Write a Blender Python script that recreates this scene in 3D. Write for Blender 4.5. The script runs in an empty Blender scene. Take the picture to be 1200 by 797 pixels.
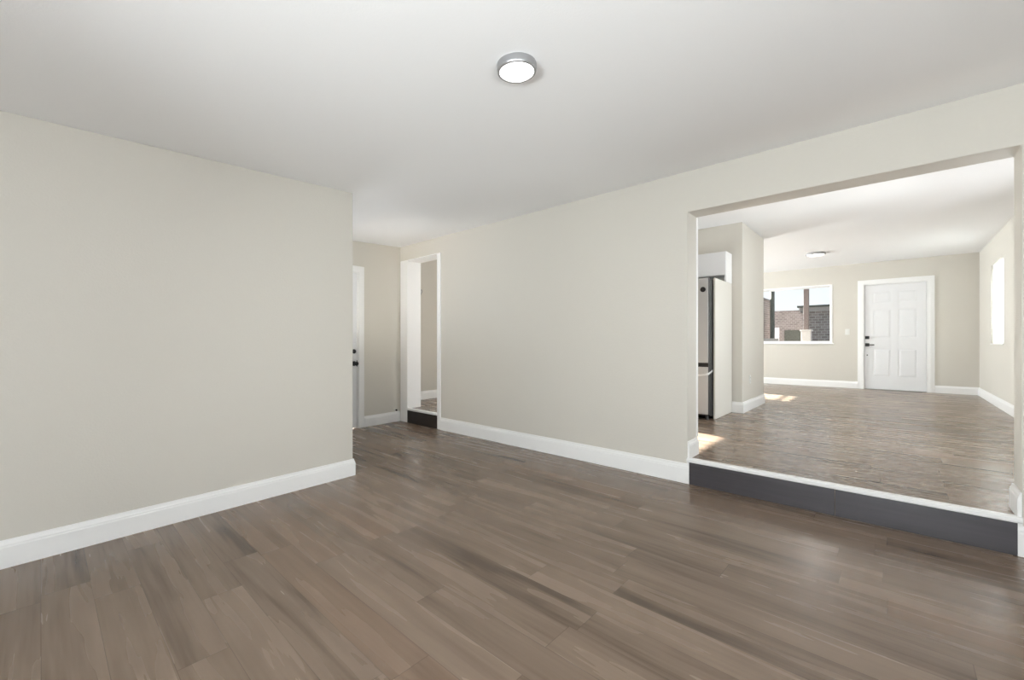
import bpy, bmesh, math, random
from mathutils import Vector, Matrix
random.seed(4)
PI = math.pi
C = bpy.context.scene.collection
scn = bpy.context.scene

# ------------------------------------------------------------------ camera, world, sun, light, exposure
cam_d = bpy.data.cameras.new('camera'); cam = bpy.data.objects.new('camera', cam_d); C.objects.link(cam)
cam.location = (0, 0, 1.10)
cam.rotation_euler = (PI/2, 0, math.atan2(496.0, 552.0))
cam_d.sensor_width = 36; cam_d.lens = 496.0/1200*36; cam_d.shift_y = 2.8/1200
cam_d.clip_start = 0.02; cam_d.clip_end = 300
scn.camera = cam
scn.view_settings.view_transform = 'Standard'
scn.view_settings.look = 'None'
scn.view_settings.gamma = 1.0
scn.view_settings.use_curve_mapping = False
scn.view_settings.exposure = 0.6

world = bpy.data.worlds.new('sky'); scn.world = world; world.use_nodes = True
wn = world.node_tree; wn.nodes.clear()
wo = wn.nodes.new('ShaderNodeOutputWorld'); wb = wn.nodes.new('ShaderNodeBackground')
wt = wn.nodes.new('ShaderNodeTexCoord'); ws = wn.nodes.new('ShaderNodeSeparateXYZ'); wr = wn.nodes.new('ShaderNodeValToRGB')
wn.links.new(wt.outputs['Generated'], ws.inputs[0]); wn.links.new(ws.outputs['Z'], wr.inputs[0])
wr.color_ramp.elements[0].position = 0.0; wr.color_ramp.elements[0].color = (0.93, 0.95, 0.96, 1)
wr.color_ramp.elements[1].position = 0.6; wr.color_ramp.elements[1].color = (0.42, 0.62, 0.86, 1)
wn.links.new(wr.outputs[0], wb.inputs[0]); wb.inputs[1].default_value = 0.8
wn.links.new(wb.outputs[0], wo.inputs[0])

SUN_DIR = Vector((1, -0.22, -0.42))
sd = bpy.data.lights.new('sun', 'SUN'); sd.energy = 62.0; sd.angle = math.radians(0.5); sd.color = (1, 0.97, 0.94)
so = bpy.data.objects.new('sun', sd); C.objects.link(so); so.location = (-12, 6, 8)
so.rotation_euler = SUN_DIR.to_track_quat('-Z', 'Y').to_euler()

def daylight_or_fill(name, loc, direction, sx, sy, power, color=(1, 1, 1)):
    l = bpy.data.lights.new(name, 'AREA'); l.shape = 'RECTANGLE'; l.size = sx; l.size_y = sy
    l.energy = power; l.color = color
    o = bpy.data.objects.new(name, l); C.objects.link(o); o.location = loc
    o.rotation_euler = Vector(direction).to_track_quat('-Z', 'Z').to_euler()
    return o
# window area lamps; rear, side, hall and near-living ones are added fill light
daylight_or_fill('fill_light_rear', (0.0, -2.30, 0.62), (-0.05, 1, 1.1), 2.0, 0.8, 140, (0.935, 0.972, 1.0))  # added behind the viewpoint, aimed up to brighten the ceiling
daylight_or_fill('fill_light_side', (1.90, -0.25, 0.62), (-1, -0.4, 1.6), 1.8, 0.8, 64, (0.935, 0.972, 1.0))  # added out of view, evens out the front room
daylight_or_fill('fill_light_hall', (-4.25, 1.50, 1.25), (0, 1, 5.0), 0.9, 0.9, 11, (0.945, 0.975, 1.0))  # unseen lamp added to lift the hall ceiling
daylight_or_fill('daylight_living_window', (1.42, 9.13, 1.66), (-1, 0, 0), 0.95, 1.17, 120, (0.945, 0.975, 1.0))
daylight_or_fill('daylight_kitchen_window', (-5.86, 4.93, 1.45), (1, 0, 0), 0.75, 1.1, 82, (0.945, 0.975, 1.0))
daylight_or_fill('daylight_lounge_window', (-5.86, 9.05, 1.45), (1, 0, 0.55), 0.7, 1.1, 330, (0.945, 0.975, 1.0))
daylight_or_fill('fill_light_near_living', (1.42, 5.6, 1.15), (-1, -0.9, 0.35), 1.7, 1.0, 58, (0.945, 0.975, 1.0))  # added behind the jamb to brighten the far room

# ------------------------------------------------------------------ materials
def mat(name, color, rough=0.5, metal=0.0, spec=0.5, bump=0.0, bscale=80.0, emit=None, estr=0.0, var=0.0):
    m = bpy.data.materials.new(name); m.use_nodes = True
    nt = m.node_tree; b = nt.nodes['Principled BSDF']
    b.inputs['Base Color'].default_value = (*color, 1); b.inputs['Roughness'].default_value = rough
    b.inputs['Metallic'].default_value = metal; b.inputs['Specular IOR Level'].default_value = spec
    tc = nt.nodes.new('ShaderNodeTexCoord'); n = nt.nodes.new('ShaderNodeTexNoise')
    n.inputs['Scale'].default_value = bscale; n.inputs['Detail'].default_value = 3
    nt.links.new(tc.outputs['Object'], n.inputs['Vector'])
    if bump:
        bp = nt.nodes.new('ShaderNodeBump'); bp.inputs['Strength'].default_value = bump; bp.inputs['Distance'].default_value = 0.002
        nt.links.new(n.outputs[0], bp.inputs['Height']); nt.links.new(bp.outputs[0], b.inputs['Normal'])
    mx = nt.nodes.new('ShaderNodeMix'); mx.data_type = 'RGBA'
    mx.inputs[6].default_value = (*[c*(1-var) for c in color], 1); mx.inputs[7].default_value = (*[min(1, c*(1+var)) for c in color], 1)
    nt.links.new(n.outputs[0], mx.inputs[0]); nt.links.new(mx.outputs[2], b.inputs['Base Color'])
    if emit:
        b.inputs['Emission Color'].default_value = (*emit, 1); b.inputs['Emission Strength'].default_value = estr
    return m

def plank_mat(name, tones, plank_w=0.152, plank_l=1.22, rough=0.27, upright=False):
    m = bpy.data.materials.new(name); m.use_nodes = True
    nt = m.node_tree; N = nt.nodes; L = nt.links; b = N['Principled BSDF']
    def math_(op, a, bb=None):
        n = N.new('ShaderNodeMath'); n.operation = op
        for i, v in enumerate((a, bb)):
            if v is None: continue
            if isinstance(v, (int, float)): n.inputs[i].default_value = v
            else: L.new(v, n.inputs[i])
        return n.outputs[0]
    tc = N.new('ShaderNodeTexCoord'); sp = N.new('ShaderNodeSeparateXYZ'); L.new(tc.outputs['Object'], sp.inputs[0])
    x, y, z = sp.outputs
    if upright: y, z = z, y
    yr = math_('DIVIDE', y, plank_w); row = math_('FLOOR', yr); fy = math_('SUBTRACT', yr, row)
    wn1 = N.new('ShaderNodeTexWhiteNoise'); wn1.noise_dimensions = '1D'; L.new(row, wn1.inputs['W'])
    xs = math_('ADD', math_('DIVIDE', x, plank_l), math_('MULTIPLY', wn1.outputs['Value'], 7.3))
    col = math_('FLOOR', xs); fx = math_('SUBTRACT', xs, col)
    cv = N.new('ShaderNodeCombineXYZ'); L.new(row, cv.inputs[0]); L.new(col, cv.inputs[1])
    wn2 = N.new('ShaderNodeTexWhiteNoise'); wn2.noise_dimensions = '2D'; L.new(cv.outputs[0], wn2.inputs['Vector'])
    rnd = wn2.outputs['Value']
    # long grain
    gv = N.new('ShaderNodeCombineXYZ')
    L.new(math_('ADD', math_('MULTIPLY', x, 0.9), math_('MULTIPLY', rnd, 31.0)), gv.inputs[0])
    L.new(math_('ADD', math_('MULTIPLY', y, 11.0), math_('MULTIPLY', rnd, 57.0)), gv.inputs[1])
    g = N.new('ShaderNodeTexNoise'); g.inputs['Scale'].default_value = 1.0; g.inputs['Detail'].default_value = 3; g.inputs['Roughness'].default_value = 0.5
    g.inputs['Distortion'].default_value = 0.35
    L.new(gv.outputs[0], g.inputs['Vector'])
    fv = N.new('ShaderNodeCombineXYZ')
    L.new(math_('ADD', math_('MULTIPLY', x, 2.5), math_('MULTIPLY', rnd, 13.0)), fv.inputs[0])
    L.new(math_('MULTIPLY', y, 65.0), fv.inputs[1])
    fg = N.new('ShaderNodeTexNoise'); fg.inputs['Scale'].default_value = 1.0; fg.inputs['Detail'].default_value = 3
    L.new(fv.outputs[0], fg.inputs['Vector'])
    t = math_('ADD', math_('MULTIPLY', math_('SUBTRACT', g.outputs[0], 0.5), 0.85), math_('ADD', math_('MULTIPLY', math_('SUBTRACT', rnd, 0.5), 0.22), 0.50))
    t = math_('ADD', t, math_('MULTIPLY', math_('SUBTRACT', fg.outputs[0], 0.5), 0.26))
    rp = N.new('ShaderNodeValToRGB'); L.new(t, rp.inputs[0])
    e = rp.color_ramp.elements
    e[0].position = 0.26; e[0].color = (*tones[0], 1); e[1].position = 0.86; e[1].color = (*tones[2], 1)
    k = e.new(0.43); k.color = (*tones[1], 1)
    # a few planks lean redder
    wn3 = N.new('ShaderNodeTexWhiteNoise'); wn3.noise_dimensions = '2D'
    cv3 = N.new('ShaderNodeCombineXYZ'); L.new(math_('ADD', row, 91.0), cv3.inputs[0]); L.new(col, cv3.inputs[1]); L.new(cv3.outputs[0], wn3.inputs['Vector'])
    red = N.new('ShaderNodeMix'); red.data_type = 'RGBA'; red.blend_type = 'MULTIPLY'
    L.new(math_('MULTIPLY', math_('GREATER_THAN', wn3.outputs['Value'], 0.86), 0.35), red.inputs[0])
    L.new(rp.outputs[0], red.inputs[6]); red.inputs[7].default_value = (1.0, 0.84, 0.72, 1)
    # thin joints
    ey = math_('MINIMUM', fy, math_('SUBTRACT', 1.0, fy)); ex = math_('MINIMUM', fx, math_('SUBTRACT', 1.0, fx))
    gap = math_('MAXIMUM', math_('LESS_THAN', ey, 0.007), math_('LESS_THAN', ex, 0.0012))
    gm = N.new('ShaderNodeMix'); gm.data_type = 'RGBA'; L.new(math_('MULTIPLY', gap, 0.45), gm.inputs[0])
    L.new(red.outputs[2], gm.inputs[6]); gm.inputs[7].default_value = (*[c*0.35 for c in tones[0]], 1)
    L.new(gm.outputs[2], b.inputs['Base Color'])
    rr = math_('ADD', rough-0.03, math_('MULTIPLY', g.outputs[0], 0.06)); L.new(rr, b.inputs['Roughness'])
    bp = N.new('ShaderNodeBump'); bp.inputs['Strength'].default_value = 0.03; bp.inputs['Distance'].default_value = 0.0012
    L.new(math_('SUBTRACT', 1.0, gap), bp.inputs['Height']); L.new(bp.outputs[0], b.inputs['Normal'])
    return m

def glass_mat(name):
    m = bpy.data.materials.new(name); m.use_nodes = True; nt = m.node_tree; nt.nodes.clear()
    o = nt.nodes.new('ShaderNodeOutputMaterial'); mx = nt.nodes.new('ShaderNodeMixShader')
    t = nt.nodes.new('ShaderNodeBsdfTransparent'); t.inputs[0].default_value = (0.97, 0.985, 0.98, 1)
    g = nt.nodes.new('ShaderNodeBsdfGlossy'); g.inputs['Roughness'].default_value = 0.02
    fr = nt.nodes.new('ShaderNodeFresnel'); fr.inputs[0].default_value = 1.45
    nt.links.new(fr.outputs[0], mx.inputs[0]); nt.links.new(t.outputs[0], mx.inputs[1]); nt.links.new(g.outputs[0], mx.inputs[2])
    nt.links.new(mx.outputs[0], o.inputs[0]); return m

def brick_mat(name, c1, c2, mortar, scale=4.5):
    m = bpy.data.materials.new(name); m.use_nodes = True; nt = m.node_tree; b = nt.nodes['Principled BSDF']; b.inputs['Roughness'].default_value = 0.9
    tc = nt.nodes.new('ShaderNodeTexCoord'); sp = nt.nodes.new('ShaderNodeSeparateXYZ'); ad = nt.nodes.new('ShaderNodeMath'); ad.operation = 'ADD'; mp = nt.nodes.new('ShaderNodeCombineXYZ')
    nt.links.new(tc.outputs['Object'], sp.inputs[0]); nt.links.new(sp.outputs[0], ad.inputs[0]); nt.links.new(sp.outputs[1], ad.inputs[1])
    nt.links.new(ad.outputs[0], mp.inputs[0]); nt.links.new(sp.outputs[2], mp.inputs[1])
    br = nt.nodes.new('ShaderNodeTexBrick'); br.inputs['Color1'].default_value = (*c1, 1); br.inputs['Color2'].default_value = (*c2, 1)
    br.inputs['Mortar'].default_value = (*mortar, 1); br.inputs['Scale'].default_value = scale; br.inputs['Mortar Size'].default_value = 0.025
    nt.links.new(mp.outputs[0], br.inputs['Vector']); nt.links.new(br.outputs[0], b.inputs['Base Color'])
    return m

M = {}
M['wall'] = mat('beige_paint', (0.635, 0.608, 0.552), 0.6, bump=0.5, bscale=95, var=0.012)
M['wall_rough'] = M['wall']
M['ceiling'] = mat('white_ceiling_paint', (0.90, 0.90, 0.905), 0.75, bump=0.25, bscale=120, var=0.01)
M['trim'] = mat('white_trim_paint', (0.87, 0.87, 0.865), 0.35, bump=0.05, bscale=60, var=0.008)
M['door'] = mat('white_door_paint', (0.78, 0.785, 0.80), 0.38, var=0.008)
M['floor'] = plank_mat('brown_vinyl_plank', [(0.088, 0.060, 0.041), (0.185, 0.133, 0.096), (0.295, 0.218, 0.163)])
M['riser'] = plank_mat('dark_vinyl_plank', [(0.020, 0.018, 0.021), (0.042, 0.038, 0.043), (0.075, 0.069, 0.077)], plank_w=0.4, plank_l=30, rough=0.4, upright=True)
M['riser_shaded'] = plank_mat('shaded_vinyl_plank', [(0.010, 0.007, 0.006), (0.016, 0.011, 0.009), (0.026, 0.019, 0.016)], plank_w=0.4, plank_l=30, rough=0.5, upright=True)  # darker copy of the riser planks, doorway shade put into the colour
M['black'] = mat('matte_black_metal', (0.012, 0.012, 0.013), 0.4, metal=0.3)
M['nickel'] = mat('brushed_nickel', (0.42, 0.42, 0.43), 0.38, metal=0.85, bump=0.05, bscale=300)
M['lens'] = mat('frosted_lamp_lens', (0.9, 0.9, 0.9), 0.4, emit=(1, 0.985, 0.96), estr=2.6)
M['steel'] = mat('stainless_steel', (0.47, 0.48, 0.49), 0.38, metal=0.45, bump=0.04, bscale=200, var=0.03)
M['fridge_dark'] = mat('dark_fridge_side', (0.022, 0.022, 0.023), 0.45)
M['gasket'] = mat('grey_door_gasket', (0.20, 0.20, 0.20), 0.6)
M['cream'] = mat('cream_cabinet_paint', (0.72, 0.70, 0.645), 0.4, var=0.008)
M['plate'] = mat('white_plastic', (0.76, 0.76, 0.73), 0.35)
M['tape'] = mat('pale_packing_tape', (0.72, 0.73, 0.74), 0.3)
M['glass'] = glass_mat('window_glass')
M['post'] = mat('brown_stained_timber', (0.10, 0.072, 0.064), 0.7, bump=0.3, bscale=30, var=0.2)
M['render'] = mat('cream_render', (0.34, 0.315, 0.29), 0.8, bump=0.3, bscale=40, var=0.04)
M['shade'] = bpy.data.materials.new('translucent_shade_cloth'); M['shade'].use_nodes = True
_n = M['shade'].node_tree; _b = _n.nodes['Principled BSDF']; _o = _n.nodes['Material Output']
_b.inputs['Base Color'].default_value = (0.85, 0.85, 0.83, 1); _b.inputs['Roughness'].default_value = 0.9
_t = _n.nodes.new('ShaderNodeBsdfTranslucent'); _t.inputs[0].default_value = (0.92, 0.92, 0.9, 1)
_m = _n.nodes.new('ShaderNodeMixShader'); _m.inputs[0].default_value = 0.6
_n.links.new(_b.outputs[0], _m.inputs[1]); _n.links.new(_t.outputs[0], _m.inputs[2]); _n.links.new(_m.outputs[0], _o.inputs[0])
M['pale_wall'] = mat('pale_grey_render', (0.36, 0.36, 0.355), 0.85, bump=0.3, bscale=30, var=0.04)
M['brick'] = brick_mat('brown_brick', (0.15, 0.105, 0.085), (0.25, 0.185, 0.155), (0.34, 0.31, 0.285), 2.6)
M['brick_grey'] = brick_mat('grey_brown_brick', (0.17, 0.138, 0.124), (0.27, 0.225, 0.205), (0.36, 0.335, 0.315), 2.6)
M['shingle'] = brick_mat('grey_roof_shingle', (0.22, 0.20, 0.20), (0.30, 0.265, 0.25), (0.15, 0.14, 0.14), 3)
M['concrete'] = mat('grey_asphalt', (0.13, 0.125, 0.13), 0.85, bump=0.3, bscale=8, var=0.12)
M['dark_glass'] = mat('dark_window_glass', (0.05, 0.06, 0.075), 0.12)
M['pole'] = mat('weathered_pole', (0.07, 0.075, 0.06), 0.85, bump=0.3, bscale=20, var=0.2)
M['leaf'] = mat('dull_leaf', (0.20, 0.19, 0.12), 0.8, var=0.4, bscale=5)

# ------------------------------------------------------------------ mesh helpers
def tag(o, label=None, cat=None, group=None, kind=None):
    if label: o['label'] = label
    if cat: o['category'] = cat
    if group: o['group'] = group
    if kind: o['kind'] = kind
    return o
def obj(name, bm, m, parent=None, bevel=0.0, smooth=False, label=None):
    bmesh.ops.recalc_face_normals(bm, faces=bm.faces)
    me = bpy.data.meshes.new(name); bm.to_mesh(me); bm.free()
    o = bpy.data.objects.new(name, me); C.objects.link(o); me.materials.append(m)
    if parent: o.parent = parent
    if smooth:
        for p in me.polygons: p.use_smooth = True
        md = o.modifiers.new('edges', 'EDGE_SPLIT'); md.split_angle = math.radians(40)
    if bevel:
        md = o.modifiers.new('bevel', 'BEVEL'); md.width = bevel; md.segments = 2; md.limit_method = 'ANGLE'
    if label: o['label'] = label
    return o
def struct(name, bm, m, label, bevel=0.0, cat='room'):
    return tag(obj(name, bm, m, bevel=bevel), label, cat, kind='structure')
def empty(name, loc=(0, 0, 0), rz=0.0):
    o = bpy.data.objects.new(name, None); C.objects.link(o); o.location = loc; o.rotation_euler = (0, 0, rz); o.empty_display_size = 0.1
    return o
def box(bm, x0, x1, y0, y1, z0, z1):
    v = [bm.verts.new(p) for p in [(x0, y0, z0), (x1, y0, z0), (x1, y1, z0), (x0, y1, z0), (x0, y0, z1), (x1, y0, z1), (x1, y1, z1), (x0, y1, z1)]]
    for f in [(0, 3, 2, 1), (4, 5, 6, 7), (0, 1, 5, 4), (1, 2, 6, 5), (2, 3, 7, 6), (3, 0, 4, 7)]: bm.faces.new([v[i] for i in f])
    return bm
def bx(*a): return box(bmesh.new(), *a)
def prism(bm, poly, z0, ztop):
    lo = [bm.verts.new((x, y, z0)) for x, y in poly]
    hi = [bm.verts.new((x, y, ztop(x, y) if callable(ztop) else ztop)) for x, y in poly]
    bm.faces.new(lo); bm.faces.new(hi); n = len(poly)
    for i in range(n): bm.faces.new([lo[i], lo[(i+1) % n], hi[(i+1) % n], hi[i]])
    return bm
def slab_xz(bm, pts, y0, y1):
    """outline in x,z extruded along y"""
    a = [bm.verts.new((x, y0, z)) for x, z in pts]; b = [bm.verts.new((x, y1, z)) for x, z in pts]
    bm.faces.new(a); bm.faces.new(b); n = len(pts)
    for i in range(n): bm.faces.new([a[i], a[(i+1) % n], b[(i+1) % n], b[i]])
    return bm
def slab_yz(bm, pts, x0, x1):
    a = [bm.verts.new((x0, y, z)) for y, z in pts]; b = [bm.verts.new((x1, y, z)) for y, z in pts]
    bm.faces.new(a); bm.faces.new(b); n = len(pts)
    for i in range(n): bm.faces.new([a[i], a[(i+1) % n], b[(i+1) % n], b[i]])
    return bm
def tube(bm, pts, r, n=12):
    pts = [Vector(p) for p in pts]; rings = []
    for i, p in enumerate(pts):
        d = (pts[min(i+1, len(pts)-1)] - pts[max(i-1, 0)]).normalized()
        u = d.orthogonal().normalized() if i == 0 else (u - d*u.dot(d)).normalized()
        w = d.cross(u); rad = r[i] if isinstance(r, (list, tuple)) else r
        rings.append([bm.verts.new(p + (u*math.cos(2*PI*k/n) + w*math.sin(2*PI*k/n))*rad) for k in range(n)])
    for a, b in zip(rings, rings[1:]):
        for k in range(n): bm.faces.new([a[k], a[(k+1) % n], b[(k+1) % n], b[k]])
    bm.faces.new(rings[0]); bm.faces.new(rings[-1]); return bm
def lathe(bm, prof, n=48, axis='z'):
    rings = []
    for r, z in prof:
        rings.append([bm.verts.new((max(r, 1e-4)*math.cos(2*PI*k/n), max(r, 1e-4)*math.sin(2*PI*k/n), z)) for k in range(n)])
    for a, b in zip(rings, rings[1:]):
        for k in range(n): bm.faces.new([a[k], a[(k+1) % n], b[(k+1) % n], b[k]])
    bm.faces.new(rings[0]); bm.faces.new(rings[-1])
    return bm
def skirting(name, pts, z, label, h=0.15, t=0.016):
    """moulded board along a path; its thickness grows to the LEFT of the direction of travel"""
    prof = [(0, 0), (t, 0), (t, h*0.74), (t*0.86, h*0.78), (t*0.86, h*0.83), (t*0.62, h*0.88), (t*0.5, h*0.94), (t*0.42, h), (0, h)]
    bm = bmesh.new(); P = [Vector((x, y)) for x, y in pts]; rings = []
    for i, p in enumerate(P):
        d0 = (P[i]-P[i-1]).normalized() if i > 0 else (P[1]-P[0]).normalized()
        d1 = (P[i+1]-P[i]).normalized() if i < len(P)-1 else d0
        n0 = Vector((-d0.y, d0.x)); n1 = Vector((-d1.y, d1.x)); m = (n0+n1).normalized(); k = 1/max(0.3, m.dot(n0))
        rings.append([bm.verts.new((p.x+m.x*o*k, p.y+m.y*o*k, z+zz)) for o, zz in prof])
    n = len(prof)
    for a, b in zip(rings, rings[1:]):
        for k in range(n): bm.faces.new([a[k], a[(k+1) % n], b[(k+1) % n], b[k]])
    bm.faces.new(rings[0]); bm.faces.new(rings[-1])
    return struct(name, bm, M['trim'], label, cat='baseboard')

# ------------------------------------------------------------------ dimensions
S = 0.19            # height of the raised floor
D = 3.375           # front face of the wall with the two openings
T = 0.20            # its thickness
OL, OR, OH = -1.19, 0.497, 2.118      # wide opening
DL, DR, DH = -4.962, -4.297, 2.232    # narrow doorway
HC = 2.65           # ceiling of the raised rooms
FY = 10.77          # far wall
FX = 1.112          # right wall of the far room
WX = -5.575         # west wall
zc = lambda x, y: 2.434 - 0.0585*(D - y)
SK = math.atan(0.0544)
lx = lambda y: -3.2255 - 0.0544*(y + 0.127)      # plane of the left wall (room side)
hx = lambda y: -5.120 - 0.0544*(y - 3.0)         # plane of the hall's end wall
YB, XR = -2.0, 1.7                                # rear and right walls of the near room
YE = 1.728                                        # end of the left wall

# ------------------------------------------------------------------ room shell
struct('floor', bx(-5.6, XR+0.15, YB-0.15, D, -0.1, 0), M['floor'], 'brown wood-look plank floor of the lower front room', cat='floor')
fl2 = prism(bmesh.new(), [(WX-0.15, D+T), (DL, D+T), (DL, D), (DR, D), (DR, D+T), (OL, D+T), (OL, D), (OR, D), (OR, D+T), (FX+0.15, D+T), (FX+0.15, FY+0.15), (WX-0.15, FY+0.15)], 0.0, S)
struct('floor.001', fl2, M['floor'], 'raised brown plank floor of the rooms past the step', cat='floor')
bm = bmesh.new()
v = [(-5.6, YB-0.15), (XR+0.15, YB-0.15), (XR+0.15, D), (-5.6, D)]
lo = [bm.verts.new((x, y, zc(x, y))) for x, y in v]; hi = [bm.verts.new((x, y, zc(x, y)+0.1)) for x, y in v]
bm.faces.new(lo); bm.faces.new(hi)
for i in range(4): bm.faces.new([lo[i], lo[(i+1) % 4], hi[(i+1) % 4], hi[i]])
struct('ceiling', bm, M['ceiling'], 'white ceiling of the front room, rising slightly to the far wall', cat='ceiling')
struct('ceiling.001', bx(WX-0.15, FX+0.15, D+T, FY+0.15, HC, HC+0.1), M['ceiling'], 'flat white ceiling of the room past the wide opening', cat='ceiling')

# left wall with its return into the hall: one L
poly = [(lx(YB), YB), (lx(YE), YE), (lx(YE)-0.12, YE), (lx(YB)-0.12, YB)]
HWN = (-4.75, -3.75, 0.9, 2.0)  # unseen hall window opening, added for the fill lamp
bm = prism(bmesh.new(), poly, 0, zc)
def ret(x0, x1, z0, z1): prism(bm, [(x0, YE-0.12), (x1, YE-0.12), (x1, YE), (x0, YE)], z0, z1)
ret(hx(YE), HWN[0], 0, zc); ret(HWN[0], HWN[1], 0, HWN[2]); ret(HWN[0], HWN[1], HWN[3], zc); ret(HWN[1], lx(YE)-0.12, 0, zc)
struct('wall_left', bm, M['wall'], 'beige wall on the left, ending at the hall corner', bevel=0.004, cat='wall')

# hall end wall, with an opening for the door (built along its own slight angle)
hd0, hd1, hdz = 1.862, 2.722, 1.995
bm = bmesh.new()
def hall_piece(y0, y1, z0):
    p = [(hx(y0), y0), (hx(y1), y1), (hx(y1)-0.12, y1), (hx(y0)-0.12, y0)]
    prism(bm, p, z0, zc)
hall_piece(YE-0.12, hd0, 0); hall_piece(hd0, hd1, hdz+0.008); hall_piece(hd1, D, 0)
struct('wall_hall', bm, M['wall'], 'beige end wall of the little hall behind the left wall', cat='wall')

# wall with both openings: one outline
pts = [(-5.6, 0), (DL, 0), (DL, DH), (DR, DH), (DR, 0), (OL, 0), (OL, OH), (OR, OH), (OR, 0), (XR+0.15, 0), (XR+0.15, HC+0.1), (-5.6, HC+0.1)]
struct('wall_middle', slab_xz(bmesh.new(), pts, D, D+T), M['wall'], 'long beige wall with a narrow doorway and a wide opening', bevel=0.006, cat='wall')

def wall_y(bm, y0, y1, x0, x1, z0, z1, holes):
    """wall along x with rectangular holes (xa, xb, za, zb), sorted"""
    x = x0
    for xa, xb, za, zb in holes:
        box(bm, x, xa, y0, y1, z0, z1)
        if za > z0: box(bm, xa, xb, y0, y1, z0, za)
        if zb < z1: box(bm, xa, xb, y0, y1, zb, z1)
        x = xb
    box(bm, x, x1, y0, y1, z0, z1); return bm
def wall_x(bm, x0, x1, y0, y1, z0, z1, holes):
    y = y0
    for ya, yb, za, zb in holes:
        box(bm, x0, x1, y, ya, z0, z1)
        if za > z0: box(bm, x0, x1, ya, yb, z0, za)
        if zb < z1: box(bm, x0, x1, ya, yb, zb, z1)
        y = yb
    box(bm, x0, x1, y, y1, z0, z1); return bm
FD = (-0.415, 0.475, S, 2.218)            # far door opening
FW = (-2.30, -0.905, 1.075, 2.285)        # far window opening
RW = (8.643, 9.614, 1.072, 2.262)         # right window opening
KW = (4.50, 5.36, 0.9, 2.085)              # kitchen window (sun)
LW = (8.66, 9.46, 0.9, 2.085)              # lounge window (sun)
NW = (4.7, 6.5, 0.65, 1.95)                # added right-wall window for fill light, hidden from here by the jamb
struct('wall_far', wall_y(bmesh.new(), FY, FY+0.15, WX-0.15, FX+0.15, S, HC, [FW, FD]), M['wall'], 'beige far wall with the white front door and a wide window', cat='wall')
struct('wall_right', wall_x(bmesh.new(), FX, FX+0.15, D+T, FY, S, HC, [NW, RW]), M['wall'], 'beige right wall of the far room with a bright window', cat='wall')
struct('wall_west', wall_x(bmesh.new(), WX-0.15, WX, D+T, FY, S, HC, [KW, LW]), M['wall'], 'beige wall seen through the narrow doorway', cat='wall')
BX, BY0, BY1 = -1.434, 6.03, 7.235
struct('wall_block', bx(WX, BX, BY0, BY1, S, HC), M['wall'], 'beige wall block between the kitchen and the far room', bevel=0.006, cat='wall')
RB = (-1.1, 1.0, 0.12, 2.0);  # added rear window opening, shaped to let the fill lamp in
bm = bmesh.new(); wall_y(bm, YB-0.15, YB, lx(YB)-0.12, XR, 0, zc(0, YB-0.15), [RB])
struct('wall_rear', bm, M['wall'], 'beige wall behind the viewpoint with an added wide window', cat='wall')
SW = (-1.2, 0.7, 0.12, 2.0)  # added side window opening for its fill lamp
bm = bmesh.new()
def sloped(x0, x1, y0, y1, z0): prism(bm, [(x0, y0), (x1, y0), (x1, y1), (x0, y1)], z0, zc)
sloped(XR, XR+0.15, YB-0.15, SW[0], 0); sloped(XR, XR+0.15, SW[0], SW[1], SW[3]); sloped(XR, XR+0.15, SW[1], D, 0); box(bm, XR, XR+0.15, SW[0], SW[1], 0, SW[2])
struct('wall_side', bm, M['wall'], 'beige side wall of the front room with an added window', cat='wall')

# white linings and casings of the narrow doorway
bm = bmesh.new()
box(bm, DL-0.002, DL+0.008, D-0.012, D+T+0.012, S, DH-0.006); box(bm, DR-0.008, DR+0.002, D-0.012, D+T+0.012, S, DH-0.006)
box(bm, DL+0.008, DR-0.008, D-0.012, D+T+0.012, DH-0.012, DH+0.002)
box(bm, DL-0.158, DL-0.002, D-0.013, D+0.001, 0, DH); box(bm, DR+0.002, DR+0.060, D-0.013, D+0.001, 0, DH)
box(bm, DL-0.002, DL+0.004, D-0.013, D, 0, S); box(bm, DR-0.004, DR+0.002, D-0.013, D, 0, S)
struct('trim_1', bm, M['trim'], 'white casing and lining boards of the narrow doorway', bevel=0.003, cat='trim')
# rounded white edge strip on the far corner of the wide opening's left jamb
bm = bmesh.new(); arc = [(OL-0.02, D+T-0.004)]
pr = [(OL-0.03, D+T), (OL-0.03, D+T+0.05), (OL-0.012, D+T+0.05)] + [(OL-0.012+0.014*math.sin(a), D+T+0.036+0.014*math.cos(a)) for a in (0.5, 1.0, 1.57)] + [(OL+0.002, D+T)]
prism(bm, pr, S+0.138, OH)
struct('trim_2', bm, M['trim'], 'white strip down the far edge of the wide opening', cat='trim')
# steps
def step_trim(n, x0, x1, label):
    bm = bmesh.new(); pr = [(D-0.022, 0.176), (D-0.022, 0.192), (D-0.014, 0.200), (D+0.020, 0.200), (D+0.036, 0.190), (D+0.036, 0.188), (D+0.001, 0.189), (D, 0.170), (D-0.018, 0.170)]
    slab_yz(bm, pr, x0, x1)
    if x1-x0 > 1: box(bm, x0, x0+0.0165, D-0.016, D, 0.1535, 0.1695); box(bm, x1-0.0165, x1, D-0.016, D, 0.1535, 0.1695)
    struct(n, bm, M['trim'], label, cat='trim')
step_trim('trim_3', OL, OR, 'white nosing strip along the wide step')
step_trim('trim_4', DL+0.008, DR-0.008, 'white nosing strip on the narrow doorway step')
SEAM = -0.271
struct('trim_5', bx(OL+0.0166, SEAM-0.002, D-0.012, D, 0.0, 0.1695), M['riser'], 'left charcoal riser board of the wide step', cat='trim')
struct('trim_6', bx(SEAM+0.002, OR-0.0166, D-0.012, D, 0.0, 0.1695), M['riser'], 'right charcoal riser board of the wide step', cat='trim')
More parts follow.
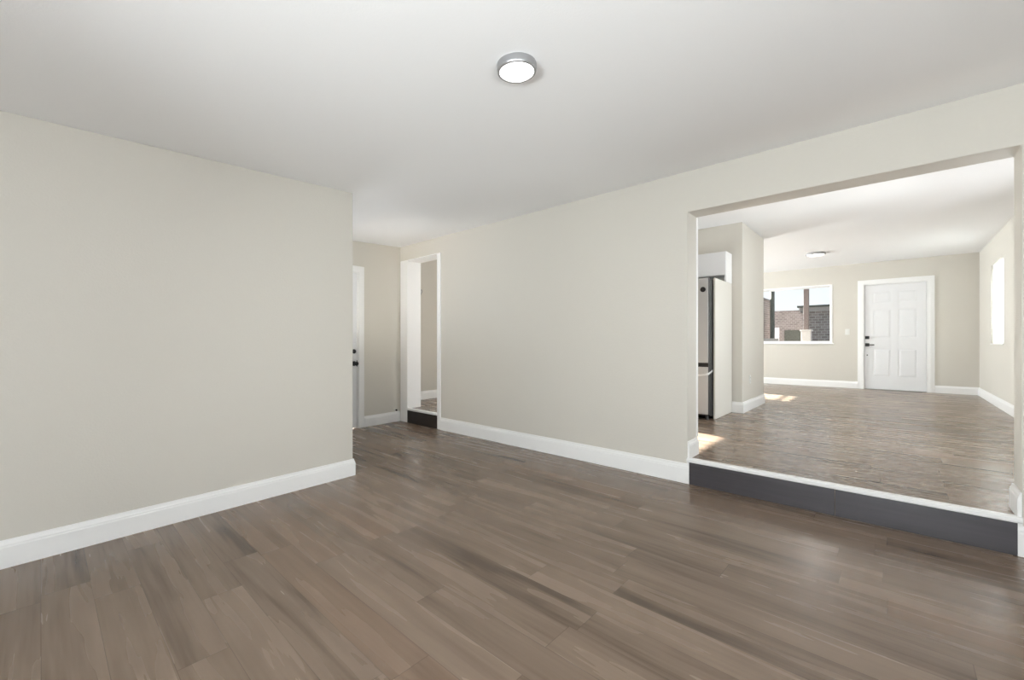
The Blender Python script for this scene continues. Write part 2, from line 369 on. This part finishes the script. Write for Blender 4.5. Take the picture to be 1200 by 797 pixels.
struct('trim_7', bx(DL+0.004, DR-0.004, D-0.010, D, 0.0, 0.1695), M['riser_shaded'], 'riser board under the narrow doorway, coloured dark for its shade', cat='trim')

# baseboards (thickness to the left of travel)
skirting('baseboard_left', [(hx(YE), YE), (lx(YE), YE), (lx(YB), YB)], 0, 'white baseboard along the left wall, turning its corner', h=0.135)
skirting('baseboard_hall', [(hx(D-0.014), D-0.014), (hx(hd1+0.085), hd1+0.085)], 0, 'short white baseboard on the hall end wall', h=0.14)
skirting('baseboard_middle', [(OL+0.0165, D), (DR+0.060, D)], 0, 'white baseboard on the wall between the two openings', h=0.153)
skirting('baseboard_front', [(XR, D), (OR-0.0165, D)], 0, 'white baseboard at the right end of the wide step', h=0.153)
skirting('baseboard_jamb', [(DR+0.06, D+T), (OL, D+T), (OL, D)], S, 'white baseboard on the left jamb of the wide opening', h=0.135)
skirting('baseboard_right', [(OR, D), (OR, D+T), (FX, D+T), (FX, FY), (FD[1]+0.096, FY)], S, 'white baseboard on the right jamb and right far-room wall', h=0.135)
skirting('baseboard_far', [(FD[0]-0.096, FY), (WX, FY)], S, 'white baseboard under the far window', h=0.135)
skirting('baseboard_block', [(WX, BY1), (BX, BY1), (BX, BY0), (-1.553, BY0)], S, 'white baseboard around the wall block by the kitchen', h=0.14)
skirting('baseboard_west', [(WX, BY0), (WX, D+T), (DL-0.06, D+T)], S, 'white baseboard seen through the narrow doorway', h=0.135)

# ------------------------------------------------------------------ front door in the far wall
def panel_door(w, h, t, panels):
    """door leaf in x 0..w, z 0..h, front face at y=0 (towards -y): sunk fields with raised panels"""
    bm = bmesh.new(); dp = 0.006
    xs = sorted({0, w, *[p[0] for p in panels], *[p[1] for p in panels]}); zs = sorted({0, h, *[p[2] for p in panels], *[p[3] for p in panels]})
    box(bm, 0, w, dp, t, 0, h)
    for xa, xb in zip(xs, xs[1:]):
        for za, zb in zip(zs, zs[1:]):
            cx, cz = (xa+xb)/2, (za+zb)/2
            if not any(p[0] < cx < p[1] and p[2] < cz < p[3] for p in panels): box(bm, xa, xb, 0, dp, za, zb)
    for xa, xb, za, zb in panels:
        g = 0.012; s = 0.028
        o = [bm.verts.new(q) for q in [(xa+g, dp, za+g), (xb-g, dp, za+g), (xb-g, dp, zb-g), (xa+g, dp, zb-g)]]
        i = [bm.verts.new(q) for q in [(xa+g+s, 0.001, za+g+s), (xb-g-s, 0.001, za+g+s), (xb-g-s, 0.001, zb-g-s), (xa+g+s, 0.001, zb-g-s)]]
        bm.faces.new(i)
        for k in range(4): bm.faces.new([o[k], o[(k+1) % 4], i[(k+1) % 4], i[k]])
    bmesh.ops.remove_doubles(bm, verts=bm.verts, dist=1e-5)
    return bm
def casing_bm(x0, x1, z0, z1, w, t):
    """three-sided moulded casing around x0..x1, z0..z1, standing proud towards -y"""
    bm = bmesh.new()
    for ww, tt in ((w, t*0.62), (w*0.55, t)):
        a = w-ww
        pts = [(x0-ww-0, z0), (x0, z0), (x0, z1), (x1, z1), (x1, z0), (x1+ww, z0), (x1+ww, z1+ww), (x0-ww, z1+ww)]
        slab_xz(bm, pts, -tt, 0.0)
    return bm
d1 = tag(empty('door_1', (FD[0], FY, S)), 'white six-panel front door in the far wall', 'door', kind='structure')
W_, H_ = FD[1]-FD[0], FD[3]-S
lw = W_-0.03
xa, xb, xc, xd = 0.115, 0.385, 0.475, 0.745
pn = [(xa, xb, 0.24, 0.78), (xc, xd, 0.24, 0.78), (xa, xb, 0.98, 1.54), (xc, xd, 0.98, 1.54), (xa, xb, 1.65, 1.88), (xc, xd, 1.65, 1.88)]
leaf = obj('door_leaf', panel_door(lw, H_-0.022, 0.044, pn), M['door'], d1); leaf.location = (0.015, 0.006, 0.010)
bm = bmesh.new(); box(bm, 0.0, 0.012, 0.0, 0.15, 0, H_); box(bm, W_-0.012, W_, 0.0, 0.15, 0, H_); box(bm, 0.012, W_-0.012, 0.0, 0.15, H_-0.010, H_)
box(bm, 0.012, 0.036, 0.052, 0.10, 0, H_-0.010); box(bm, W_-0.036, W_-0.012, 0.052, 0.10, 0, H_-0.010); box(bm, 0.036, W_-0.036, 0.052, 0.10, H_-0.036, H_-0.010)
obj('door_jamb', bm, M['trim'], d1)
obj('casing', casing_bm(0, W_, 0, H_, 0.094, 0.02), M['trim'], d1, bevel=0.002)
obj('threshold', bx(0.012, W_-0.012, -0.01, 0.10, 0, 0.009), M['gasket'], d1)
bm = bx(0.020, 0.082, -0.012, 0.006, 0.975, 1.033); tube(bm, [(0.051, -0.012, 1.004), (0.051, -0.030, 1.004)], 0.017); box(bm, 0.045, 0.057, -0.042, -0.030, 0.985, 1.023)
obj('deadbolt', bm, M['black'], d1, bevel=0.002)
bm = bx(0.020, 0.082, -0.010, 0.006, 0.832, 0.894); tube(bm, [(0.051, -0.010, 0.863), (0.051, -0.045, 0.863)], 0.011)
hb = obj('door_handle', bm, M['black'], d1, bevel=0.002)
obj('lever', bx(0.043, 0.158, -0.058, -0.044, 0.853, 0.873), M['black'], hb, bevel=0.003)
bm = bmesh.new(); tube(bm, [(0.051, 0.006, 0.662), (0.051, 0.001, 0.662)], 0.011); obj('keyhole', bm, M['black'], d1)

# hall door, seen edge-on past the left wall
d2 = tag(empty('door_2', (hx(hd0), hd0, 0), SK), 'white door in the hall, half hidden behind the left wall', 'door', kind='structure')
HW = (hd1-hd0)*1.0015
lf = panel_door(HW-0.024, 1.978, 0.04, [(0.11, 0.37, 0.22, 0.80), (0.47, 0.73, 0.22, 0.80), (0.11, 0.37, 0.98, 1.52), (0.47, 0.73, 0.98, 1.52), (0.11, 0.37, 1.62, 1.84), (0.47, 0.73, 1.62, 1.84)])
leaf2 = obj('door_leaf', lf, M['door'], d2); leaf2.rotation_euler = (0, 0, PI/2); leaf2.location = (-0.012, 0.012, 0.008)
bm = bmesh.new(); box(bm, -0.12, 0, -0.001, 0.010, 0, hdz); box(bm, -0.12, 0, HW-0.010, HW+0.001, 0, hdz); box(bm, -0.12, 0, 0.010, HW-0.010, hdz-0.008, hdz+0.006)
obj('door_jamb', bm, M['trim'], d2)
c2 = obj('casing', casing_bm(0, HW, 0, hdz, 0.083, 0.018), M['trim'], d2, bevel=0.002); c2.rotation_euler = (0, 0, PI/2)
ky = 2.668-hd0
bm = bmesh.new(); tube(bm, [(-0.012, ky, 0.83), (0.0, ky, 0.83), (0.002, ky, 0.83), (0.032, ky, 0.83), (0.04, ky, 0.83), (0.062, ky, 0.83), (0.070, ky, 0.83)], [0.031, 0.031, 0.013, 0.012, 0.024, 0.027, 0.014], 20)
obj('door_knob', bm, M['black'], d2, smooth=True)
bm = bmesh.new(); tube(bm, [(-0.012, ky, 0.985), (0.004, ky, 0.985), (0.012, ky, 0.985)], [0.028, 0.028, 0.020], 20); obj('deadbolt', bm, M['black'], d2, smooth=True)
obj('strike_plate', bx(-0.012, 0.0015, HW-0.0115, HW-0.0095, 0.79, 0.87), M['black'], d2)
obj('hinge', bx(-0.014, 0.004, 0.004, 0.013, 1.70, 1.79), M['nickel'], d2); obj('hinge', bx(-0.014, 0.004, 0.004, 0.013, 0.2, 0.29), M['nickel'], d2)

# ------------------------------------------------------------------ windows
def frame_ring(bm, a0, a1, z0, z1, w, d0, d1, axis):
    f = (lambda p0, p1, q0, q1: box(bm, p0, p1, d0, d1, q0, q1)) if axis == 'x' else (lambda p0, p1, q0, q1: box(bm, d0, d1, p0, p1, q0, q1))
    f(a0, a0+w, z0, z1); f(a1-w, a1, z0, z1); f(a0+w, a1-w, z0, z0+w); f(a0+w, a1-w, z1-w, z1); return bm
w1 = tag(empty('window_1', (0, 0, 0)), 'wide white-framed window in the far wall with a street view', 'window', kind='structure')
bm = frame_ring(bmesh.new(), FW[0], FW[1], FW[2], FW[3], 0.034, FY-0.006, FY+0.13, 'x'); obj('window_frame', bm, M['trim'], w1, bevel=0.003)
bm = frame_ring(bmesh.new(), FW[0]+0.034, FW[1]-0.034, FW[2]+0.034, FW[3]-0.034, 0.018, FY+0.07, FY+0.10, 'x'); obj('sash', bm, M['trim'], w1, bevel=0.002)
obj('pane', bx(FW[0]+0.05, FW[1]-0.05, FY+0.083, FY+0.087, FW[2]+0.05, FW[3]-0.05), M['glass'], w1)
obj('window_sill', bx(FW[0]-0.02, FW[1]+0.02, FY-0.028, FY-0.006, FW[2]-0.012, FW[2]+0.012), M['trim'], w1, bevel=0.003)
w2 = tag(empty('window_2'), 'bright window with a drawn white shade in the right wall of the far room', 'window', kind='structure')
bm = frame_ring(bmesh.new(), RW[0], RW[1], RW[2], RW[3], 0.028, FX+0.07, FX+0.12, 'y'); obj('window_frame', bm, M['trim'], w2, bevel=0.003)
bm = bmesh.new()
for z in (1.284, 1.564, 1.845, 2.125): box(bm, FX+0.083, FX+0.095, RW[0]+0.028, RW[1]-0.028, z-0.006, z+0.006)
obj('glazing_bars', bm, M['trim'], w2)
obj('pane', bx(FX+0.097, FX+0.101, RW[0]+0.02, RW[1]-0.02, RW[2]+0.02, RW[3]-0.02), M['glass'], w2)
obj('window_sill', bx(FX-0.008, FX+0.012, RW[0], RW[1], RW[2]-0.002, RW[2]+0.012), M['trim'], w2, bevel=0.003)
obj('shade', bx(FX+0.022, FX+0.024, RW[0]+0.004, RW[1]-0.004, RW[2]+0.014, RW[3]-0.004), M['shade'], w2, label='sunlit white roller shade')
def side_window(n, x0, x1, hole, label, bars=()):
    w = tag(empty(n), label, 'window', kind='structure'); bm = frame_ring(bmesh.new(), hole[0], hole[1], hole[2], hole[3], 0.001, x0, x1, 'y')
    for z0, z1 in bars: box(bm, x0+0.02, x1-0.02, hole[0], hole[1], z0, z1)
    obj('window_frame', bm, M['trim'], w); xm = (x0+x1)/2
    obj('pane', bx(xm+0.03, xm+0.034, hole[0], hole[1], hole[2], hole[3]), M['glass'], w)
side_window('window_3', WX-0.10, WX-0.05, KW, 'kitchen window in the west wall')
side_window('window_4', WX-0.10, WX-0.05, LW, 'window in the west wall beyond the wall block', bars=[(1.985, 2.016)])
side_window('added_window_5', FX+0.06, FX+0.12, NW, 'added fill-light window in the right wall nearest the wide opening')
side_window('added_window_6', XR+0.06, XR+0.12, SW, 'added fill-light window in the side wall of the front room')
w8 = tag(empty('added_window_8'), 'added unseen fill-light window of the hall, behind the left wall', 'window', kind='structure')
obj('window_frame', frame_ring(bmesh.new(), HWN[0], HWN[1], HWN[2], HWN[3], 0.04, YE-0.09, YE-0.04, 'x'), M['trim'], w8)  # frame of the added hall window
obj('pane', bx(HWN[0]+0.03, HWN[1]-0.03, YE-0.067, YE-0.063, HWN[2]+0.03, HWN[3]-0.03), M['glass'], w8)  # pane of the added hall window
w7 = tag(empty('added_window_7'), 'added wide fill-light window in the wall behind the viewpoint', 'window', kind='structure')
obj('window_frame', frame_ring(bmesh.new(), RB[0], RB[1], RB[2], RB[3], 0.04, YB-0.12, YB-0.06, 'x'), M['trim'], w7)  # frame of the added rear window
obj('pane', bx(RB[0]+0.03, RB[1]-0.03, YB-0.092, YB-0.088, RB[2]+0.03, RB[3]-0.03), M['glass'], w7)  # pane of the added rear window

# ------------------------------------------------------------------ ceiling lamps
def disc_lamp(loc, r, h, label, tilt=0.0):
    t = tag(empty('ceiling_lamp', loc), label, 'ceiling light', 'round flush ceiling lamps'); t.rotation_euler = (tilt, 0, 0)
    bm = lathe(bmesh.new(), [(r*0.985, 0), (r, -h*0.12), (r, -h*0.72), (r*0.985, -h*0.92), (r*0.95, -h), (r*0.875, -h), (r*0.86, -h*0.93), (r*0.86, -h*0.5)])
    obj('rim', bm, M['nickel'], t, smooth=True)
    bm = lathe(bmesh.new(), [(r*0.865, -h*0.80), (r*0.86, -h*0.94), (r*0.80, -h*1.02), (r*0.6, -h*1.07), (r*0.3, -h*1.10), (0, -h*1.11)])
    obj('lamp_lens', bm, M['lens'], t, smooth=True, label='glowing white lens')
    l = bpy.data.lights.new('lamp_glow', 'AREA'); l.shape = 'DISK'; l.size = r*1.7; l.energy = 5; l.color = (1, 0.97, 0.92)
    o = bpy.data.objects.new('lamp_glow', l); C.objects.link(o); o.parent = t; o.location = (0, 0, -h*1.14)
    return t
disc_lamp((-1.226, 1.394, zc(0, 1.394)+0.002), 0.087, 0.036, 'round grey-rimmed ceiling lamp in the front room', math.atan(0.0585))
disc_lamp((-0.99, 9.0, HC), 0.142, 0.036, 'round ceiling lamp in the far room, near the front door')

# ------------------------------------------------------------------ fridge corner of the kitchen
PX = -1.555
cb = tag(empty('fridge_cabinet', (PX, BY0, S)), 'white two-door cabinet hung above the fridge', 'cabinet')
def lc(x0, x1, y0, y1, z0, z1): return bx(x0-PX, x1-PX, y0-BY0, y1-BY0, z0-S, z1-S)
tag(obj('end_panel', bx(PX-0.02, PX, 5.315, BY0-0.012, S+0.001, 1.863), M['cream'], bevel=0.002), 'tall white end panel standing to the right of the fridge', 'panel')
obj('cabinet_body', lc(-2.52, PX, 5.765, BY0-0.012, 1.949, 2.25), M['trim'], cb, bevel=0.002)
obj('door', lc(-2.515, -2.043, 5.745, 5.764, 1.953, 2.246), M['door'], cb, bevel=0.003)
obj('door', lc(-2.037, PX-0.003, 5.745, 5.764, 1.953, 2.246), M['door'], cb, bevel=0.003)
obj('side_panel', lc(PX-0.02, PX, 5.765, BY0-0.012, 1.866, 1.9485), M['trim'], cb)

FR = -1.583; FL = -2.49
fg = tag(empty('fridge', ((FR+FL)/2, 5.6, S)), 'stainless steel fridge standing in the kitchen corner beside the white end panel', 'fridge')
def lf_(x0, x1, y0, y1, z0, z1): return bx(x0-(FR+FL)/2, x1-(FR+FL)/2, y0-5.6, y1-5.6, z0-S, z1-S)
obj('fridge_body', lf_(FL, FR, 5.235, 5.99, 0.235, 1.845), M['fridge_dark'], fg, bevel=0.006)
obj('gasket', lf_(FL+0.008, FR-0.006, 5.222, 5.235, 0.255, 1.84), M['gasket'], fg)
mid = (FL+FR)/2
def fdoor(nm, x0, x1, z0, z1):
    d_ = obj(nm, lf_(x0, x1, 5.158, 5.222, z0, z1), M['fridge_dark'], fg, bevel=0.004)
    obj('door_skin', lf_(x0+0.001, x1-0.001, 5.148, 5.158, z0+0.001, z1-0.001), M['steel'], d_, bevel=0.003, label='brushed steel front'); return d_
fdoor('door', mid+0.003, FR, 0.862, 1.85); fdoor('door', FL, mid-0.003, 0.862, 1.85); dr = fdoor('freezer_drawer', FL, FR, 0.262, 0.815)
obj('handle_recess', lf_(FL+0.004, FR-0.002, 5.165, 5.222, 0.816, 0.861), M['black'], fg)
bm = bmesh.new(); tube(bm, [((FR-0.055)-mid, 5.149-5.6, 1.715-S), ((FR-0.055)-mid, 5.140-5.6, 1.715-S)], 0.030, 24)
obj('badge', bm, M['black'], fg, label='round dark badge')
bm = bmesh.new()   # strip of tape hanging across the drawer's edge
pth = [(-1.74, 5.142, 0.715), (-1.66, 5.140, 0.718), (-1.60, 5.140, 0.730), (-1.580, 5.150, 0.735), (-1.578, 5.22, 0.748), (-1.577, 5.30, 0.768)]
tp = []
for x, y, z in pth: tp.append((bm.verts.new((x-mid, y-5.6, z-S-0.012)), bm.verts.new((x-mid, y-5.6, z-S+0.012))))
for a, b in zip(tp, tp[1:]): bm.faces.new([a[0], b[0], b[1], a[1]])
o = obj('tape', bm, M['tape'], fg, label='pale strip of packing tape'); md = o.modifiers.new('thick', 'SOLIDIFY'); md.thickness = 0.0012; md.offset = 0
for x in (FL+0.06, FR-0.05):
    bm = bmesh.new(); tube(bm, [(x-mid, -0.33, 0.0), (x-mid, -0.33, 0.05)], [0.022, 0.018], 16); obj('foot', bm, M['fridge_dark'], fg)
    bm = bmesh.new(); tube(bm, [(x-mid, 0.33, 0.0), (x-mid, 0.33, 0.05)], [0.022, 0.018], 16); obj('foot', bm, M['fridge_dark'], fg)

# ------------------------------------------------------------------ small fittings
def plate(nm, loc, rz, label, cat, kind):
    t = tag(empty(nm, loc, rz), label, cat)
    obj('cover_plate', bx(-0.036, 0.036, -0.006, 0.0, -0.058, 0.058), M['plate'], t, bevel=0.002)
    if kind == 'switch': obj('rocker', bx(-0.016, 0.016, -0.011, -0.006, -0.032, 0.032), M['plate'], t, bevel=0.002)
    else:
        for z in (-0.022, 0.022):
            s_ = obj('socket', bx(-0.016, 0.016, -0.008, -0.006, z-0.014, z+0.014), M['plate'], t, bevel=0.002)
            bm = bmesh.new(); box(bm, -0.008, -0.005, -0.0085, -0.008, z-0.004, z+0.007); box(bm, 0.005, 0.008, -0.0085, -0.008, z-0.004, z+0.007); obj('slots', bm, M['black'], s_)
    return t
plate('light_switch', (-0.668, FY, 1.31), 0, 'white light switch on the far wall between window and door', 'light switch', 'switch')
plate('wall_socket', (BX, 6.41, 0.60), PI/2, 'white wall socket low on the wall block by the kitchen', 'socket', 'socket')
t = tag(empty('coat_hook', (WX, 4.03, 1.90)), 'small grey hook on the wall seen through the narrow doorway', 'hook')
obj('back_plate', bx(0, 0.004, -0.012, 0.012, -0.045, 0.045), M['nickel'], t, bevel=0.001)
bm = bmesh.new(); tube(bm, [(0.004, 0, 0.03), (0.03, 0, 0.032), (0.045, 0, 0.012), (0.04, 0, -0.010), (0.02, 0, -0.02), (0.012, 0, -0.04)], 0.005); obj('hook', bm, M['nickel'], t, smooth=True)
t = tag(empty('door_stop', (hx(3.27), 3.27, 0.168), SK), 'small black-tipped door stop on the hall wall just above the baseboard', 'door stop')
bm = bmesh.new(); tube(bm, [(0, 0, 0), (0.004, 0, 0), (0.005, 0, 0), (0.045, 0, 0)], [0.012, 0.012, 0.005, 0.005]); obj('rod', bm, M['plate'], t)
bm = bmesh.new(); tube(bm, [(0.045, 0, 0), (0.048, 0, 0), (0.062, 0, 0), (0.066, 0, 0)], [0.009, 0.0125, 0.0125, 0.008]); obj('rubber_tip', bm, M['black'], t, label='black rubber tip')

# ------------------------------------------------------------------ street beyond the far window
struct('ground', bx(-40, 30, FY+0.15, 70, -0.2, 0.0), M['concrete'], 'grey asphalt ground outside the far window', cat='ground')
pc = tag(empty('porch_column', (-1.624, 13.0, 0)), 'brown timber porch post on a cream pedestal outside the far window', 'column')
bm = bx(-0.10, 0.10, -0.10, 0.10, 0, 1.38); box(bm, -0.125, 0.125, -0.125, 0.125, 1.38, 1.42); box(bm, -0.12, 0.12, -0.12, 0.12, 0, 0.12)
obj('pedestal', bm, M['render'], pc, bevel=0.006, label='cream pedestal')
obj('post', bx(-0.054, 0.054, -0.054, 0.054, 1.42, 2.56), M['post'], pc, bevel=0.005, label='brown timber post')
tag(obj('porch_beam', bx(-3.6, 1.6, 12.92, 13.08, 2.56, 2.76), M['post'], bevel=0.005), 'brown beam over the porch post outside the far window', 'beam')
def house(nm, x0, x1, y0, y1, zw, wm, label, cap):
    """flat-roofed house; returns its empty and half width"""
    t = tag(empty(nm, ((x0+x1)/2, y0, 0)), label, 'house'); hw = (x1-x0)/2; dp = y1-y0
    obj('wall', bx(-hw, hw, 0, dp, 0, zw), wm, t)
    if cap == 'eaves':
        obj('fascia', bx(-hw-0.10, hw+0.1, -0.12, dp+0.1, zw-0.16, zw), M['render'], t)
        obj('roof', bx(-hw-0.16, hw+0.16, -0.20, dp+0.16, zw, zw+0.07), M['pole'], t)
    else:
        obj('coping', bx(-hw-0.04, hw+0.04, -0.04, dp+0.04, zw, zw+0.06), M['shingle'], t)
    return t, hw
h, hw = house('brick_house', -9.0, -4.18, 15.5, 23.0, 2.98, M['brick'], 'brown brick house at the left edge of the view from the far window', 'coping')
h, hw = house('low_house', -9.5, -3.0, 27.0, 34.0, 2.76, M['brick_grey'], 'low grey-brown house in the middle of the far window view', 'coping')
g_ = obj('garage_door', bx(hw-1.35, hw-0.35, -0.05, 0.0, 0.0, 1.75), M['pole'], h); obj('window', bx(hw-2.6, hw-1.6, -0.05, 0.0, 1.2, 1.9), M['trim'], h)
h, hw = house('grey_brick_house', -2.62, 5.5, 20.0, 26.0, 2.46, M['brick_grey'], 'grey-brown brick house with dark eaves behind the porch post', 'eaves')
tag(obj('garden_wall', bx(-4.15, -2.95, 17.0, 17.2, 0, 1.24), M['render'], bevel=0.01), 'low cream garden wall beyond the far window', 'wall')
bm = bmesh.new(); tube(bm, [(0, 0, 0), (0, 0, 5.5)], [0.085, 0.07], 12); box(bm, -0.5, 0.5, -0.05, 0.05, 5.0, 5.1)
o = tag(obj('utility_pole', bm, M['pole']), 'dark utility pole left of centre in the far window view', 'pole'); o.location = (-3.47, 19.0, 0)
